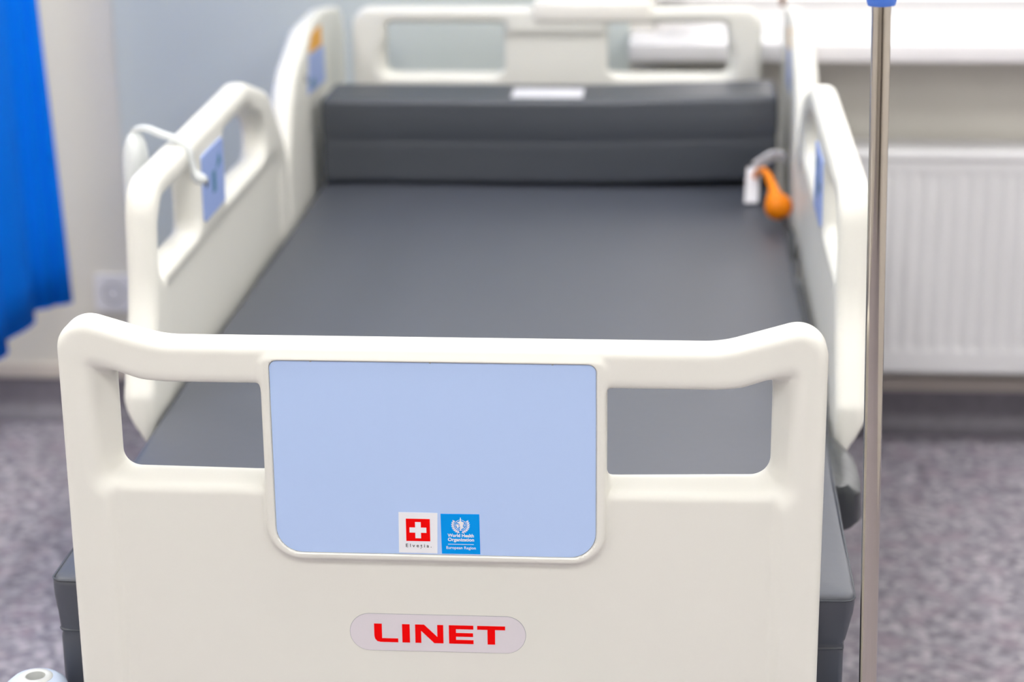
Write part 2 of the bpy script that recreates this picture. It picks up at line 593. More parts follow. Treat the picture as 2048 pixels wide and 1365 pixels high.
def footboard(x, y, zw):
    z = zw - Z0
    k = np.clip(1 - y / 0.041, 0, 1)        # draft: the openings widen towards the front
    dop = (1 - k) * np.minimum(op_r(x, z), op_l(x, z)) + k * np.minimum(op_r2(x, z), op_l2(x, z))
    d2 = smax(fb_out(x, z), -dop, 0.004)
    d = extr(d2, y - 0.0225, 0.0225, 0.012)
    yf = PANEL_Y * sstep(-fb_pock(x, z) / 0.014)
    d = smax(d, yf - y, 0.006)
    ins = extr(fb_ins(x, z), y - 0.0205, 0.0205, 0.0045)
    d = smin(d, ins, 0.006)
    d = np.maximum(d, -np.maximum(fb_blue(x, z), y - 0.003))
    return d


fbo = sdf_obj('footboard', footboard, (-0.391, 0, Z0 - 0.34), (0.391, 0.045, Z0 + 0.306), 0.0023, M['cream'], bed)
xz = lambda a, c, w: (a, w, c + Z0)
bp_ = MB()
bp_.prism(blue_poly, 0.004, 0.0012, xz)
bp_.mi = 1
bp_.prism(rpoly([(-0.1722, 0.2696, 0.009), (-0.1722, 0.0582, 0.028), (0.1612, 0.0582, 0.028), (0.1612, 0.2696, 0.009)], 10), 0.0042, 0.0020, xz)
for xt in (-0.1285, -0.0070, 0.1165):
    bp_.prism(rect(xt - 0.001, 0.2678, xt + 0.001, 0.2686), 0.0012, 0.0010, xz)
bp_.build('blue_panel', [M['blue_panel'], M['rim_and_gap']], fbo)
bd = MB()
bd.prism(badge_poly, PANEL_Y + 0.002, PANEL_Y - 0.0008, xz)
bd.mi = 2  # grey outline paints the shaded gap around the badge
bd.prism(rpoly([(-0.0995, -0.0126, 0.0212), (-0.0995, -0.0554, 0.0212), (0.0869, -0.0554, 0.0212), (0.0869, -0.0126, 0.0212)], 14), PANEL_Y + 0.002, PANEL_Y - 0.0003, xz)
bd.mi = 1
LET = {
    'L': [(-73.5, -24.0), (-65.2, -24.0), (-65.2, -40.7), (-48.2, -40.7), (-48.2, -45.2), (-66.8, -45.2), (-70.4, -44.3), (-72.7, -41.6), (-73.5, -38.2)],
    'I': [(-43.8, -24.0), (-35.7, -24.0), (-35.7, -45.2), (-43.8, -45.2)],
    'N': [(-30.0, -24.0), (-20.4, -24.0), (-6.6, -37.9), (-6.6, -24.0), (-0.2, -24.0), (-0.2, -45.2), (-9.9, -45.2), (-23.7, -31.2), (-23.7, -45.2), (-30.0, -45.2)],
    'E': [(5.7, -24.0), (31.6, -24.0), (31.6, -28.4), (13.2, -28.4), (13.2, -32.7), (31.2, -32.7), (31.2, -37.0), (13.2, -37.0), (13.2, -40.7), (31.6, -40.7), (31.6, -45.2), (5.7, -45.2)],
    'T': [(35.6, -24.0), (65.1, -24.0), (65.1, -28.4), (54.4, -28.4), (54.4, -45.2), (46.4, -45.2), (46.4, -28.4), (35.6, -28.4)]}
for k, pl in LET.items():
    bd.prism([(a / 1000, c / 1000) for a, c in pl], PANEL_Y - 0.0006, PANEL_Y - 0.0010, xz, False)
bd.build('badge', [M['badge'], M['red'], M['rim_and_gap']], fbo)


def text_mesh(body, x0, x1, zbase, h, bold=0.0):
    """flat lettering scaled to span x0..x1 with cap height h; returns verts (x, z) and faces"""
    cu = bpy.data.curves.new('t', 'FONT')
    cu.body = body
    cu.resolution_u = 4
    cu.offset = bold
    ob = bpy.data.objects.new('t', cu)
    COL.objects.link(ob)
    bpy.context.view_layer.update()
    me = ob.evaluated_get(bpy.context.evaluated_depsgraph_get()).to_mesh()
    V = np.array([v.co[:2] for v in me.vertices])
    Fc = [list(p.vertices) for p in me.polygons]
    bpy.data.objects.remove(ob)
    bpy.data.curves.remove(cu)
    cap = 0.72
    lo, hi = V[:, 0].min(), V[:, 0].max()
    V[:, 0] = x0 + (V[:, 0] - lo) / (hi - lo) * (x1 - x0)
    V[:, 1] = zbase + V[:, 1] * h / cap
    return V, Fc


def put_text(mb, y, *a):
    V, Fc = text_mesh(*a)
    mb.add([(p[0], y, p[1] + Z0) for p in V], Fc)


YP = 0.0012
# red square with white cross
s1 = MB()
s1.prism([(-0.0437, 0.0608), (-0.0037, 0.0606), (-0.0028, 0.1058), (-0.0431, 0.1060)], YP, YP - 0.0003, xz)
s1.mi = 1
s1.prism(rect(-0.0357, 0.0742, -0.0108, 0.0990), YP - 0.0003, YP - 0.0005, xz)
s1.mi = 0
s1.prism([(-0.0262, 0.0775), (-0.0203, 0.0775), (-0.0203, 0.0837), (-0.0146, 0.0837), (-0.0146, 0.0894), (-0.0203, 0.0894), (-0.0203, 0.0955), (-0.0262, 0.0955), (-0.0262, 0.0894), (-0.0321, 0.0894), (-0.0321, 0.0837), (-0.0262, 0.0837)],
         YP - 0.0005, YP - 0.0007, xz)
s1.mi = 2
put_text(s1, YP - 0.0005, 'E l v e t i a .', -0.0363, -0.0097, 0.0674, 0.0039, 0.012)
s1.add([(a, YP - 0.0005, c + Z0) for a, c in ((-0.0209, 0.0668), (-0.0203, 0.0668), (-0.0204, 0.0660), (-0.0210, 0.0655))], [[0, 1, 2, 3]])
s1.build('cross_sticker', [M['white_print'], M['red'], M['dark_print']], fbo)
# cyan sticker with wreathed globe emblem
s2 = MB()
s2.prism([(0.0010, 0.0607), (0.0409, 0.0609), (0.0404, 0.1053), (0.0004, 0.1050)], YP, YP - 0.0003, xz)
s2.mi = 1
ye = YP - 0.0005
ex, ez = 0.0209, 0.0930


def ring(r0, r1, a0, a1, n=24, cx=ex, cz=ez, sx=1.0):
    for i in range(n):
        t0, t1 = a0 + (a1 - a0) * i / n, a0 + (a1 - a0) * (i + 1) / n
        q = [(cx + sx * r * math.cos(t), ye, cz + r * math.sin(t) + Z0) for r, t in ((r0, t0), (r1, t0), (r1, t1), (r0, t1))]
        s2.add(q, [[0, 1, 2, 3]])


for rr in (0.0058, 0.0041, 0.0023):
    ring(rr - 0.00022, rr + 0.00022, 0, 2 * math.pi, 28)
for k in range(4):
    a = k * math.pi / 4
    dx, dz = math.cos(a), math.sin(a)
    w = 0.00018
    s2.add([(ex + s * 0.0058 * dx + t * w * dz, ye, ez + s * 0.0058 * dz - t * w * dx + Z0) for s, t in ((-1, -1), (1, -1), (1, 1), (-1, 1))], [[0, 1, 2, 3]])
for blob in ([(-0.003, 0.0028), (-0.0005, 0.0045), (0.0022, 0.0034), (0.0034, 0.0012), (0.0022, 0.0005), (0.0026, -0.0022), (0.0012, -0.0040), (0.0002, -0.0018), (-0.0012, -0.0002), (-0.0006, 0.0016)],
             [(-0.0046, 0.0002), (-0.0032, 0.0010), (-0.0020, -0.0006), (-0.0024, -0.0028), (-0.0038, -0.0024)]):
    s2.add([(ex + a, ye - 0.00005, ez + c + Z0) for a, c in blob], [list(range(len(blob)))])
# staff with coiled snake
s2.add([(ex + a, ye - 0.0001, ez + c + Z0) for a, c in rect(-0.00045, -0.0062, 0.00045, 0.0084)], [[0, 1, 2, 3]])
sn = [(0.0011 * math.sin(t * 2.2 * math.pi) * (1 - 0.3 * t), -0.005 + 0.0115 * t) for t in np.linspace(0, 1, 22)]
for (a0, c0), (a1, c1) in zip(sn[:-1], sn[1:]):
    s2.add([(ex + q[0], ye - 0.00012, ez + q[1] + Z0) for q in ((a0 - 0.0003, c0), (a0 + 0.0003, c0), (a1 + 0.0003, c1), (a1 - 0.0003, c1))], [[0, 1, 2, 3]])
# laurel wreath: leaves along two arcs
for s in (-1, 1):
    ring(0.0080, 0.0084, -math.pi / 2 + s * 0.1, -math.pi / 2 + s * 2.25, 20)
    for k in range(8):
        a = -math.pi / 2 + s * (0.32 + 0.255 * k)
        for r_, tw in ((0.0089, 0.55), (0.0074, -0.55)):
            cxx, czz = ex + r_ * math.cos(a), ez + r_ * math.sin(a)
            ta = a + s * math.pi / 2 - s * tw
            dx, dz = math.cos(ta), math.sin(ta)
            L, w = 0.0015, 0.00055
            s2.add([(cxx + L * dx, ye - 0.00006, czz + L * dz + Z0), (cxx - w * dz, ye - 0.00006, czz + w * dx + Z0), (cxx - L * dx, ye - 0.00006, czz - L * dz + Z0), (cxx + w * dz, ye - 0.00006, czz - w * dx + Z0)], [[0, 1, 2, 3]])
put_text(s2, ye, 'World Health', 0.0073, 0.0345, 0.0797, 0.0037, 0.03)
put_text(s2, ye, 'Organization', 0.0075, 0.0347, 0.0751, 0.0037, 0.03)
s2.prism(rect(0.0077, 0.0713, 0.0343, 0.0718), ye + 0.0001, ye, xz)
put_text(s2, ye, 'European Region', 0.0058, 0.0363, 0.0662, 0.0032, 0.012)
s2.build('health_organisation_sticker', [M['cyan_print'], M['white_print']], fbo)

# --- headboard
HB0 = 2.12
hb_out = P2(rpoly(mir([(0.405, -0.30, 0.02), (0.405, 0.303, 0.038)]), 12))
hb_op = P2(rpoly([(0.102, 0.174, 0.006), (0.336, 0.174, 0.012), (0.336, 0.272, 0.012), (0.102, 0.272, 0.006)]))
hb_pock = P2(rpoly(mir([(0.352, -0.5), (0.352, 0.262)])))


def headboard(x, y, zw):
    z = zw - Z0
    w = y - HB0
    dil = 0.016 * np.clip(1 - w / 0.04, 0, 1) * sstep((0.255 - z) / 0.05) * sstep((np.abs(x) - 0.103) / 0.02)
    d2 = smax(hb_out(x, z), -(hb_op(np.abs(x), z) - dil), 0.004)
    d = extr(d2, w - 0.0225, 0.0225, 0.015)
    yf = 0.009 * sstep(-hb_pock(x, z) / 0.02)
    return smax(d, yf - w, 0.006)


hbo = sdf_obj('headboard', headboard, (-0.405, HB0, Z0 - 0.3), (0.405, HB0 + 0.045, Z0 + 0.303), 0.005, M['cream'], bed)
MB().box((-0.045, HB0 - 0.003, Z0 + 0.274), (0.188, HB0 + 0.052, Z0 + 0.315), 0.008, 3).build('handle_insert', M['cream2'], hbo, True)

# --- side rails
RX0, RX1 = 0.445, 0.490
fr_out = P2(rpoly([(0.585, -0.055, 0.02), (1.617, -0.055, 0.02), (1.617, 0.13, 0.10), (1.47, 0.262, 0.12), (1.30, 0.309, 0.12), (0.655, 0.299, 0.055), (0.640, 0.14, 0.2), (0.585, 0.02, 0.02)], 12), 0.003)
fr_op1 = P2(rpoly([(0.674, 0.170, 0.015), (0.912, 0.170, 0.015), (0.912, 0.263, 0.012), (0.690, 0.261, 0.03)], 6))
fr_op2 = P2(rpoly([(1.095, 0.174, 0.015), (1.425, 0.166, 0.025), (1.405, 0.215, 0.045), (1.29, 0.271, 0.06), (1.095, 0.267, 0.012)], 6))
fr_pock = P2(rpoly([(0.69, -0.3), (1.575, -0.3), (1.575, 0.12, 0.03), (1.53, 0.163, 0.02), (0.69, 0.163, 0.01)]), 0.003)
hr_out = P2(rpoly([(1.63, -0.055, 0.015), (2.352, -0.055, 0.02), (2.352, 0.274, 0.10), (2.10, 0.304, 0.3), (1.90, 0.302, 0.15), (1.695, 0.240, 0.15), (1.630, 0.10, 0.15)], 14), 0.003)
hr_pock = P2(rpoly([(1.72, -0.3), (2.60, -0.3), (2.60, 0.5, 0.07), (1.99, 0.50), (1.90, 0.30, 0.1), (1.80, 0.22, 0.12), (1.73, 0.05, 0.1)], 10), 0.003)


def rail_sdf(sgn, out, ops, pock):
    def f(x, y, zw):
        z = zw - Z0
        X = x * sgn
        w = X - RX0
        d2 = out(y, z)
        if ops:
            dil = 0.010 * np.clip(1 - w / 0.04, 0, 1) * sstep((0.262 - z) / 0.03)
            dop = ops[0](y, z)
            for o in ops[1:]:
                dop = np.minimum(dop, o(y, z))
            d2 = smax(d2, -(dop - dil), 0.004)
        d = extr(d2, w - 0.0225, 0.0225, 0.018)
        xf = 0.008 * sstep(-pock(y, z) / 0.035)
        d = smax(d, xf - w, 0.006)
        ch = ((X - RX1) * 0.045 - (z - 0.005) * 0.026) / 0.052
        return smax(d, ch, 0.006)
    return f


def rail_mark(mb, sgn, pts, lift, depth=0.0):
    x = sgn * (RX0 + depth - lift)
    mb.prism([(a, c) for a, c in pts], sgn * (RX0 + depth + 0.002), x, lambda a, c, w: (w, a, c + Z0))


for sgn in (-1, 1):
    side = 'left' if sgn < 0 else 'right'
    lo = (min(sgn * RX0, sgn * RX1), 0.58, Z0 - 0.055)
    hi = (max(sgn * RX0, sgn * RX1), 1.66, Z0 + 0.30)
    ro = sdf_obj('side_rail', rail_sdf(sgn, fr_out, [fr_op1, fr_op2], fr_pock), lo, hi, 0.005, M['cream'], bed)
    ro['label'] = 'cream foot-end rail with two grip openings on the bed\'s %s side' % side
    st = MB()
    rail_mark(st, sgn, rpoly([(0.934, 0.170, 0.006), (1.074, 0.170, 0.006), (1.074, 0.268, 0.006), (0.934, 0.268, 0.006)], 3), 0.0012)
    st.mi = 1
    rail_mark(st, sgn, rect(0.992, 0.200, 1.012, 0.232), 0.0017)
    rail_mark(st, sgn, [(1.020, 0.230), (1.052, 0.236), (1.040, 0.252)], 0.0017)
    st.mi = 2
    rail_mark(st, sgn, rpoly([(0.946, 0.218, 0.004), (0.962, 0.218, 0.004), (0.962, 0.231, 0.004), (0.946, 0.231, 0.004)], 3), 0.0017)
    st.build('control_sticker', [M['rail_blue'], M['teal_print'], M['dark_print']], ro)
    lo = (lo[0], 1.60, Z0 - 0.055)
    hi = (hi[0], 2.355, Z0 + 0.308)
    ro = sdf_obj('side_rail', rail_sdf(sgn, hr_out, None, hr_pock), lo, hi, 0.005, M['cream'], bed)
    ro['label'] = 'tall curved head-end rail with orange sticker on the bed\'s %s side' % side
    st = MB()
    rail_mark(st, sgn, [(1.900, 0.250), (2.040, 0.243), (2.040, 0.282), (1.985, 0.283), (1.912, 0.279)], 0.0012, 0.008)
    st.build('orange_sticker', [M['orange_print']], ro)
    st = MB()
    rail_mark(st, sgn, [(1.872, 0.176), (2.070, 0.168), (2.062, 0.239), (1.898, 0.247)], 0.0012, 0.008)
    st.mi = 1
    rail_mark(st, sgn, rect(1.90, 0.182, 1.94, 0.198), 0.0017, 0.008)
    st.build('blue_sticker', [M['rail_blue'], M['teal_print']], ro)
    MB().tube([(sgn * (RX0 + 0.001), 1.832, Z0 + 0.215), (sgn * (RX0 + 0.008), 1.832, Z0 + 0.215)], 0.007, 12).build('screw', M['frame'], ro)

# --- frame below the mattress
MZ = Z0 - 0.145
pf = MB()
pf.box((-0.425, 0.07, MZ - 0.035), (0.425, 2.08, MZ), 0.006)
for s in (-1, 1):
    pf.box((s * 0.40 - 0.022, 0.05, MZ - 0.085), (s * 0.40 + 0.022, 2.11, MZ - 0.035), 0.005)
pf.build('mattress_platform', M['frame'], bed)
for y in (0.85, 1.4):
    for s in (-1, 1):
        MB().box((s * 0.4545 - 0.022, y, MZ - 0.075), (s * 0.4545 + 0.022, y + 0.05, Z0 - 0.05), 0.004).build('rail_bracket', M['frame'], bed)
for s in (-1, 1):
    MB().box((s * 0.4545 - 0.022, 1.9, MZ - 0.075), (s * 0.4545 + 0.022, 1.95, Z0 - 0.05), 0.004).build('rail_bracket', M['frame'], bed)
for y in (0.55, 1.6):
    MB().box((-0.11, y - 0.08, 0.15), (0.11, y + 0.08, MZ - 0.035), 0.01).build('lifting_column', M['frame'], bed)
uf = MB()
for s in (-1, 1):
    uf.box((s * 0.32 - 0.03, 0.18, 0.15), (s * 0.32 + 0.03, 1.98, 0.205), 0.006)
for y in (0.25, 0.55, 1.6, 1.9):
    uf.box((-0.32, y - 0.03, 0.15), (0.32, y + 0.03, 0.2), 0.006)
uf.build('undercarriage', M['frame'], bed)
for sx in (-1, 1):
    for y in (0.24, 1.92):
        x = sx * 0.32
        w = MB().lathe([(0.0, -0.014), (0.045, -0.014), (0.0625, -0.012), (0.0625, 0.012), (0.045, 0.014), (0.0, 0.014)], (0, 0, 0), 28)
        w.v = [(x + v[2], y + v[0] + 0.03, 0.0625 + v[1]) for v in w.v]
        wo = w.build('castor', M['rubber'], bed, True)
        MB().box((x - 0.03, y - 0.02, 0.055), (x - 0.017, y + 0.055, 0.15), 0.004).box((x + 0.017, y - 0.02, 0.055), (x + 0.03, y + 0.055, 0.15), 0.004).box((x - 0.03, y - 0.02, 0.128), (x + 0.03, y + 0.055, 0.15), 0.004).build('castor_fork', M['frame'], wo)
# foot-end and head-end corner bumpers with accessory sockets
BX, BY, BZ = 0.4465, 0.018, Z0 - 0.102
for sx in (-1, 1):
    for yy in (BY, 2.145):
        if yy > 1:
            bx, bz = 0.4465 - 0.02, Z0 - 0.2
        else:
            bx, bz = BX, BZ
        bo = MB().lathe([(0.0115, -0.07), (0.034, -0.07), (0.0355, -0.055), (0.0355, -0.018), (0.0325, -0.008), (0.025, -0.0015), (0.018, 0.0), (0.0115, 0.0), (0.0115, -0.07)], (sx * bx, yy, bz), 48)
        bb = bo.build('corner_bumper', M['bumper'], bed, True)
        MB().lathe([(0.0106, -0.05), (0.0106, 0.0015), (0.0125, 0.0026), (0.0165, 0.0022), (0.0185, 0.0005), (0.0185, -0.001), (0.0112, -0.001), (0.0112, -0.05), (0.0106, -0.05)], (sx * bx, yy, bz), 48).build('socket_ring', M['bumper_ring'], bb, True)
        MB().box((min(sx * 0.38, sx * (bx - 0.02)), yy - 0.02 if yy < 1 else yy - 0.06, MZ - 0.08), (max(sx * 0.38, sx * (bx - 0.02)), yy + (0.06 if yy < 1 else 0.02), max(MZ - 0.045, bz - 0.055)), 0.004).build('bumper_arm', M['frame'], bb)
for y0, y1 in ((0.02, 0.1), (2.05, 2.15)):
    for s in (-1, 1):
        MB().box((s * 0.28 - 0.02, y0 + 0.005, MZ - 0.075), (s * 0.28 + 0.02, y1, MZ - 0.03), 0.004).build('board_mount', M['frame'], bed)

# ------------------------------------------------------------------ mattress
mt_out = P2(rpoly([(-0.4345, 0.058, 0.012), (0.4335, 0.058, 0.012), (0.4335, 2.07, 0.03), (-0.4345, 2.07, 0.03)], 6), 0.006)


def mattress_f(x, y, zw):
    z = zw - Z0
    d2 = mt_out(x, y)
    # cloth tucks inwards a little under the top edge and puckers near the corners
    d2 = d2 + 0.006 * sstep((-z - 0.015) / 0.06) * (1 + 0.5 * np.sin(y * 9 + x * 3)) + 0.0012 * np.sin(x * 42 + y * 37) * sstep((-z) / 0.03)
    top = 0.0025 * np.sin(x * 7.1 + 1) * np.sin(y * 5.3) - 0.003 * np.exp(-(np.minimum(0.434 - np.abs(x), y - 0.058) / 0.03) ** 2)
    zz = z - top
    d = extr(d2, zz + 0.072, 0.072, 0.006)
    groove = 0.002 * np.exp(-((z + 0.068 + 0.003 * np.sin(x * 11 + y * 9)) / 0.003) ** 2)
    return d + groove


mo = sdf_obj('mattress', mattress_f, (-0.44, 0.055, Z0 - 0.145), (0.44, 2.075, Z0 + 0.004), 0.0065, M['vinyl'])
tag(mo, 'grey vinyl mattress lying on the hospital bed', 'mattress')


def hug(x, y, z, nx, ny):
    """distance along the normal to the mattress skin"""
    a, c = -0.02, 0.02
    for _ in range(24):
        t = (a + c) / 2
        if mattress_f(np.array([x + nx * t]), np.array([y + ny * t]), np.array([z]))[0] < 0:
            a = t
        else:
            c = t
    return x + nx * t, y + ny * t


for zz, rr in ((-0.068, 0.0019), (-0.0075, 0.0013)):
    pth = rpoly([(-0.4345, 0.058, 0.012), (0.4335, 0.058, 0.012), (0.4335, 2.07, 0.03), (-0.4345, 2.07, 0.03)], 6)
    dense = []
    for (a0, c0), (a1, c1) in zip(pth, pth[1:] + pth[:1]):
        n_ = max(1, int(math.hypot(a1 - a0, c1 - c0) / 0.03))
        dense += [(a0 + (a1 - a0) * t / n_, c0 + (c1 - c0) * t / n_) for t in range(n_)]
    ring_ = []
    for i, (a, c) in enumerate(dense):
        p_, q_ = dense[i - 1], dense[(i + 1) % len(dense)]
        tx, ty = q_[0] - p_[0], q_[1] - p_[1]
        L_ = math.hypot(tx, ty)
        hx, hy = hug(a, c, Z0 + zz, ty / L_, -tx / L_)
        ring_.append((hx, hy, Z0 + zz + 0.002 * math.sin(a * 11 + c * 9)))
    MB().tube(ring_ + [ring_[0]], rr, 6, False).build('piping', M['vinyl_dark'], mo, True)


def ribbon(pts, width_dir, w, th):
    """flat band along pts, wide along width_dir"""
    mb = MB()
    P = [Vector(p) for p in pts]
    W = Vector(width_dir).normalized()
    v, f = [], []
    for i, p in enumerate(P):
        t = (P[min(i + 1, len(P) - 1)] - P[max(i - 1, 0)]).normalized()
        n = t.cross(W).normalized()
        for a, c in ((-1, -1), (1, -1), (1, 1), (-1, 1)):
            v.append(p + W * (a * w / 2) + n * (c * th / 2))
    for i in range(len(P) - 1):
        for k in range(4):
            f.append([4 * i + k, 4 * i + (k + 1) % 4, 4 * i + 4 + (k + 1) % 4, 4 * i + 4 + k])
    f.append([0, 1, 2, 3])
    f.append([4 * len(P) - 4 + k for k in (3, 2, 1, 0)])
    return mb.add(v, f)


def bez(p, n=24):
    """Catmull-Rom through points"""
    P = [np.array(q, float) for q in p]
    P = [2 * P[0] - P[1]] + P + [2 * P[-1] - P[-2]]
    out = []
    for i in range(1, len(P) - 2):
        for k in range(n):
            t = k / n
            a, b_, c, d_ = P[i - 1], P[i], P[i + 1], P[i + 2]
            out.append(0.5 * (2 * b_ + (c - a) * t + (2 * a - 5 * b_ + 4 * c - d_) * t * t + (3 * b_ - a - 3 * c + d_) * t ** 3))
    out.append(P[-2])
    return [tuple(q) for q in out]


loop = bez([(0.433, 0.582, 0), (0.452, 0.570, 0), (0.467, 0.525, 0), (0.472, 0.46, 0), (0.469, 0.412, 0), (0.452, 0.392, 0), (0.433, 0.386, 0)], 6)
lv, lf = [], []
levels = [(-0.068, 0.75), (-0.060, 1.0), (-0.022, 0.92), (-0.010, 0.55), (-0.008, 0.2)]
for dz, k in levels:
    for q in loop:
        lv.append((0.433 + (q[0] - 0.433) * k, q[1] + 0.004 * math.sin(dz * 90), Z0 + dz + 0.003 * math.sin(q[1] * 40)))
nl = len(loop)
for i in range(len(levels) - 1):
    for j in range(nl - 1):
        lf.append([i * nl + j, i * nl + j + 1, (i + 1) * nl + j + 1, (i + 1) * nl + j])
lf.append(list(range(nl)))
lf.append([(len(levels) - 1) * nl + j for j in range(nl)])
hd = MB().add(lv, lf)
hd.build('carry_handle', M['strap'], mo, True)
hd = ribbon(bez([(-0.432, 0.60, Z0 - 0.06), (-0.446, 0.585, Z0 - 0.06), (-0.453, 0.52, Z0 - 0.06), (-0.453, 0.44, Z0 - 0.06), (-0.446, 0.385, Z0 - 0.06), (-0.432, 0.375, Z0 - 0.06)], 8), (0, 0, 1), 0.04, 0.004)
hd.build('carry_handle', M['strap'], mo, True)

# ------------------------------------------------------------------ bolster
def bolster_f(x, y, zw):
    z = zw - Z0 - 0.0045 - 0.010 * sstep((x - 0.02) / 0.45)     # its right end rides up a little
    yy = y - 1.88
    ht = 0.162
    dx = np.abs(x + 0.002) - 0.430
    dy = np.abs(yy - 0.085) - 0.085 - 0.0025 * np.sin(z * 19) * np.sin(x * 4)
    dz = np.abs(z - ht / 2) - ht / 2
    r = 0.011
    q = [dx + r, dy + r, dz + r]
    d = np.minimum(np.maximum(np.maximum(q[0], q[1]), q[2]), 0) + np.sqrt(sum(np.maximum(a, 0) ** 2 for a in q)) - r
    crease = 0.0012 * np.exp(-((z - 0.083) / 0.006) ** 2) - 0.0012 * sstep((z - 0.083) / 0.03) * sstep((0.150 - z) / 0.03)
    return d + crease


bo = sdf_obj('bolster', bolster_f, (-0.435, 1.87, Z0), (0.431, 2.06, Z0 + 0.182), 0.005, M['vinyl_dark'])
tag(bo, 'long dark grey vinyl bolster at the head of the mattress', 'bolster')
lb = MB().box((-0.072, 1.902, Z0 + 0.1665), (0.063, 1.985, Z0 + 0.1695), 0.001, 1)
lb.build('label', M['socket'], bo)

# ------------------------------------------------------------------ drip stand pole set into the right foot-end bumper
iv = empty('drip_pole', (BX, BY, BZ - 0.045), 'stainless steel drip pole with blue collar standing in the right corner bumper', 'drip pole')
pb, ptop = Vector((BX - 0.0003, BY, BZ - 0.045)), Vector((0.4285, BY, Z0 + 0.63))
ax = (ptop - pb).normalized()
at = lambda h: pb + ax * h
Lp = (ptop - pb).length
MB().tube([at(0), at(Lp + 0.02)], 0.0092, 48).build('lower_tube', M['steel'], iv, True)
cb = MB().tube([at(Lp - 0.004), at(Lp), at(Lp + 0.045), at(Lp + 0.06)], [0.0128, 0.0142, 0.0142, 0.010], 40)
cb.build('lock_collar', M['collar'], iv, True)
MB().tube([at(Lp + 0.03), at(Lp + 0.62)], 0.0068, 32).build('upper_tube', M['steel'], iv, True)
for k in range(4):
    a = k * math.pi / 2 + 0.4
    o = Vector((math.cos(a), math.sin(a), 0))
    t0 = at(Lp + 0.61)
    MB().tube(bez([t0, t0 + o * 0.05 + Vector((0, 0, 0.01)), t0 + o * 0.09 + Vector((0, 0, -0.012)), t0 + o * 0.115 + Vector((0, 0, 0.0)), t0 + o * 0.118 + Vector((0, 0, 0.028))], 6), 0.0035, 10).build('hook', M['steel'], iv, True)

# ------------------------------------------------------------------ hand control hung over the left rail
hc = empty('hand_control', (-0.515, 0.862, Z0 + 0.14), 'pale grey hand control hooked over the left foot-end rail', 'hand control')


def handset_f(x, y, zw):
    z = zw - Z0
    zc = 0.232
    sx = 0.0185 - 0.005 * sstep((zc - z) / 0.08)
    k = np.sqrt(((x + 0.5225) / sx) ** 2 + ((y - 0.862) / 0.027) ** 2 + (np.abs((z - zc) / 0.089)) ** 4 + 1e-9)
    return (k - 1) * 0.016


sdf_obj('body', handset_f, (-0.545, 0.83, Z0 + 0.135), (-0.498, 0.895, Z0 + 0.33), 0.0035, M['handset'], hc)
hk = ribbon(bez([(-0.524, 0.862, Z0 + 0.314), (-0.522, 0.862, Z0 + 0.322), (-0.506, 0.862, Z0 + 0.325), (-0.485, 0.862, Z0 + 0.317), (-0.462, 0.862, Z0 + 0.309), (-0.447, 0.862, Z0 + 0.296), (-0.442, 0.862, Z0 + 0.275), (-0.440, 0.862, Z0 + 0.262)], 8), (0, 1, 0), 0.017, 0.006)
hk.build('hook', M['handset'], hc, True)
MB().tube([(-0.441, 0.862, Z0 + 0.266), (-0.439, 0.862, Z0 + 0.258), (-0.434, 0.862, Z0 + 0.253), (-0.427, 0.862, Z0 + 0.251), (-0.422, 0.862, Z0 + 0.251)], [0.004, 0.0075, 0.009, 0.0075, 0.003], 14).build('hook_tip', M['handset'], hc, True)
for k, zz in enumerate((0.26, 0.23, 0.20, 0.17)):
    MB().box((-0.5395, 0.854, Z0 + zz), (-0.5335, 0.870, Z0 + zz + 0.013), 0.002).build('button', M['rail_blue'], hc)

# ------------------------------------------------------------------ orange bulb on its cord with white tag
oc = empty('pull_cord', (0.41, 1.75, Z0), 'orange bulb on a short cord with a white tag by the bolster', 'pull cord')
V0 = Vector((0.4195, 1.605, Z0 + 0.034))
axis = Vector((-0.20, 0.35, 0.45)).normalized()
prof = []
for t in np.linspace(0, 1, 20):
    prof.append((t, 0.0245 * math.sqrt(max(0, 1 - (2 * t - 1) ** 2))))
pts, rads = [], []
for t, r in prof[:17]:
    pts.append(V0 - axis * 0.0235 + axis * 0.047 * t)
    rads.append(max(r, 0.002))
for q, r in (((0.411, 1.628, Z0 + 0.060), 0.0085), ((0.406, 1.650, Z0 + 0.071), 0.007), ((0.401, 1.675, Z0 + 0.077), 0.0065), ((0.395, 1.705, Z0 + 0.076), 0.0065), ((0.388, 1.740, Z0 + 0.066), 0.006), ((0.384, 1.765, Z0 + 0.052), 0.006)):
    pts.append(Vector(q))
    rads.append(r)
MB().tube(pts, rads, 24).build('bulb', M['orange'], oc, True)
MB().tube(bez([tuple(V0 - axis * 0.021), (0.432, 1.565, Z0 + 0.012), (0.4405, 1.53, Z0 + 0.006), (0.441, 1.50, Z0 - 0.010), (0.441, 1.48, Z0 - 0.025)], 8), 0.0035, 10).build('cord', M['strap'], oc, True)
rb = ribbon(bez([(0.377, 1.745, Z0 + 0.006), (0.379, 1.762, Z0 + 0.036), (0.382, 1.782, Z0 + 0.064)], 8), (1, 0.2, 0), 0.025, 0.003)
rb.build('tag', M['tag'], oc, True)
rb = ribbon(bez([(0.384, 1.786, Z0 + 0.064), (0.402, 1.79, Z0 + 0.076), (0.420, 1.80, Z0 + 0.083), (0.4405, 1.80, Z0 + 0.079)], 8), (-0.25, -0.6, 0.6), 0.028, 0.003)
rb.build('tag_strap', M['tag'], oc, True)

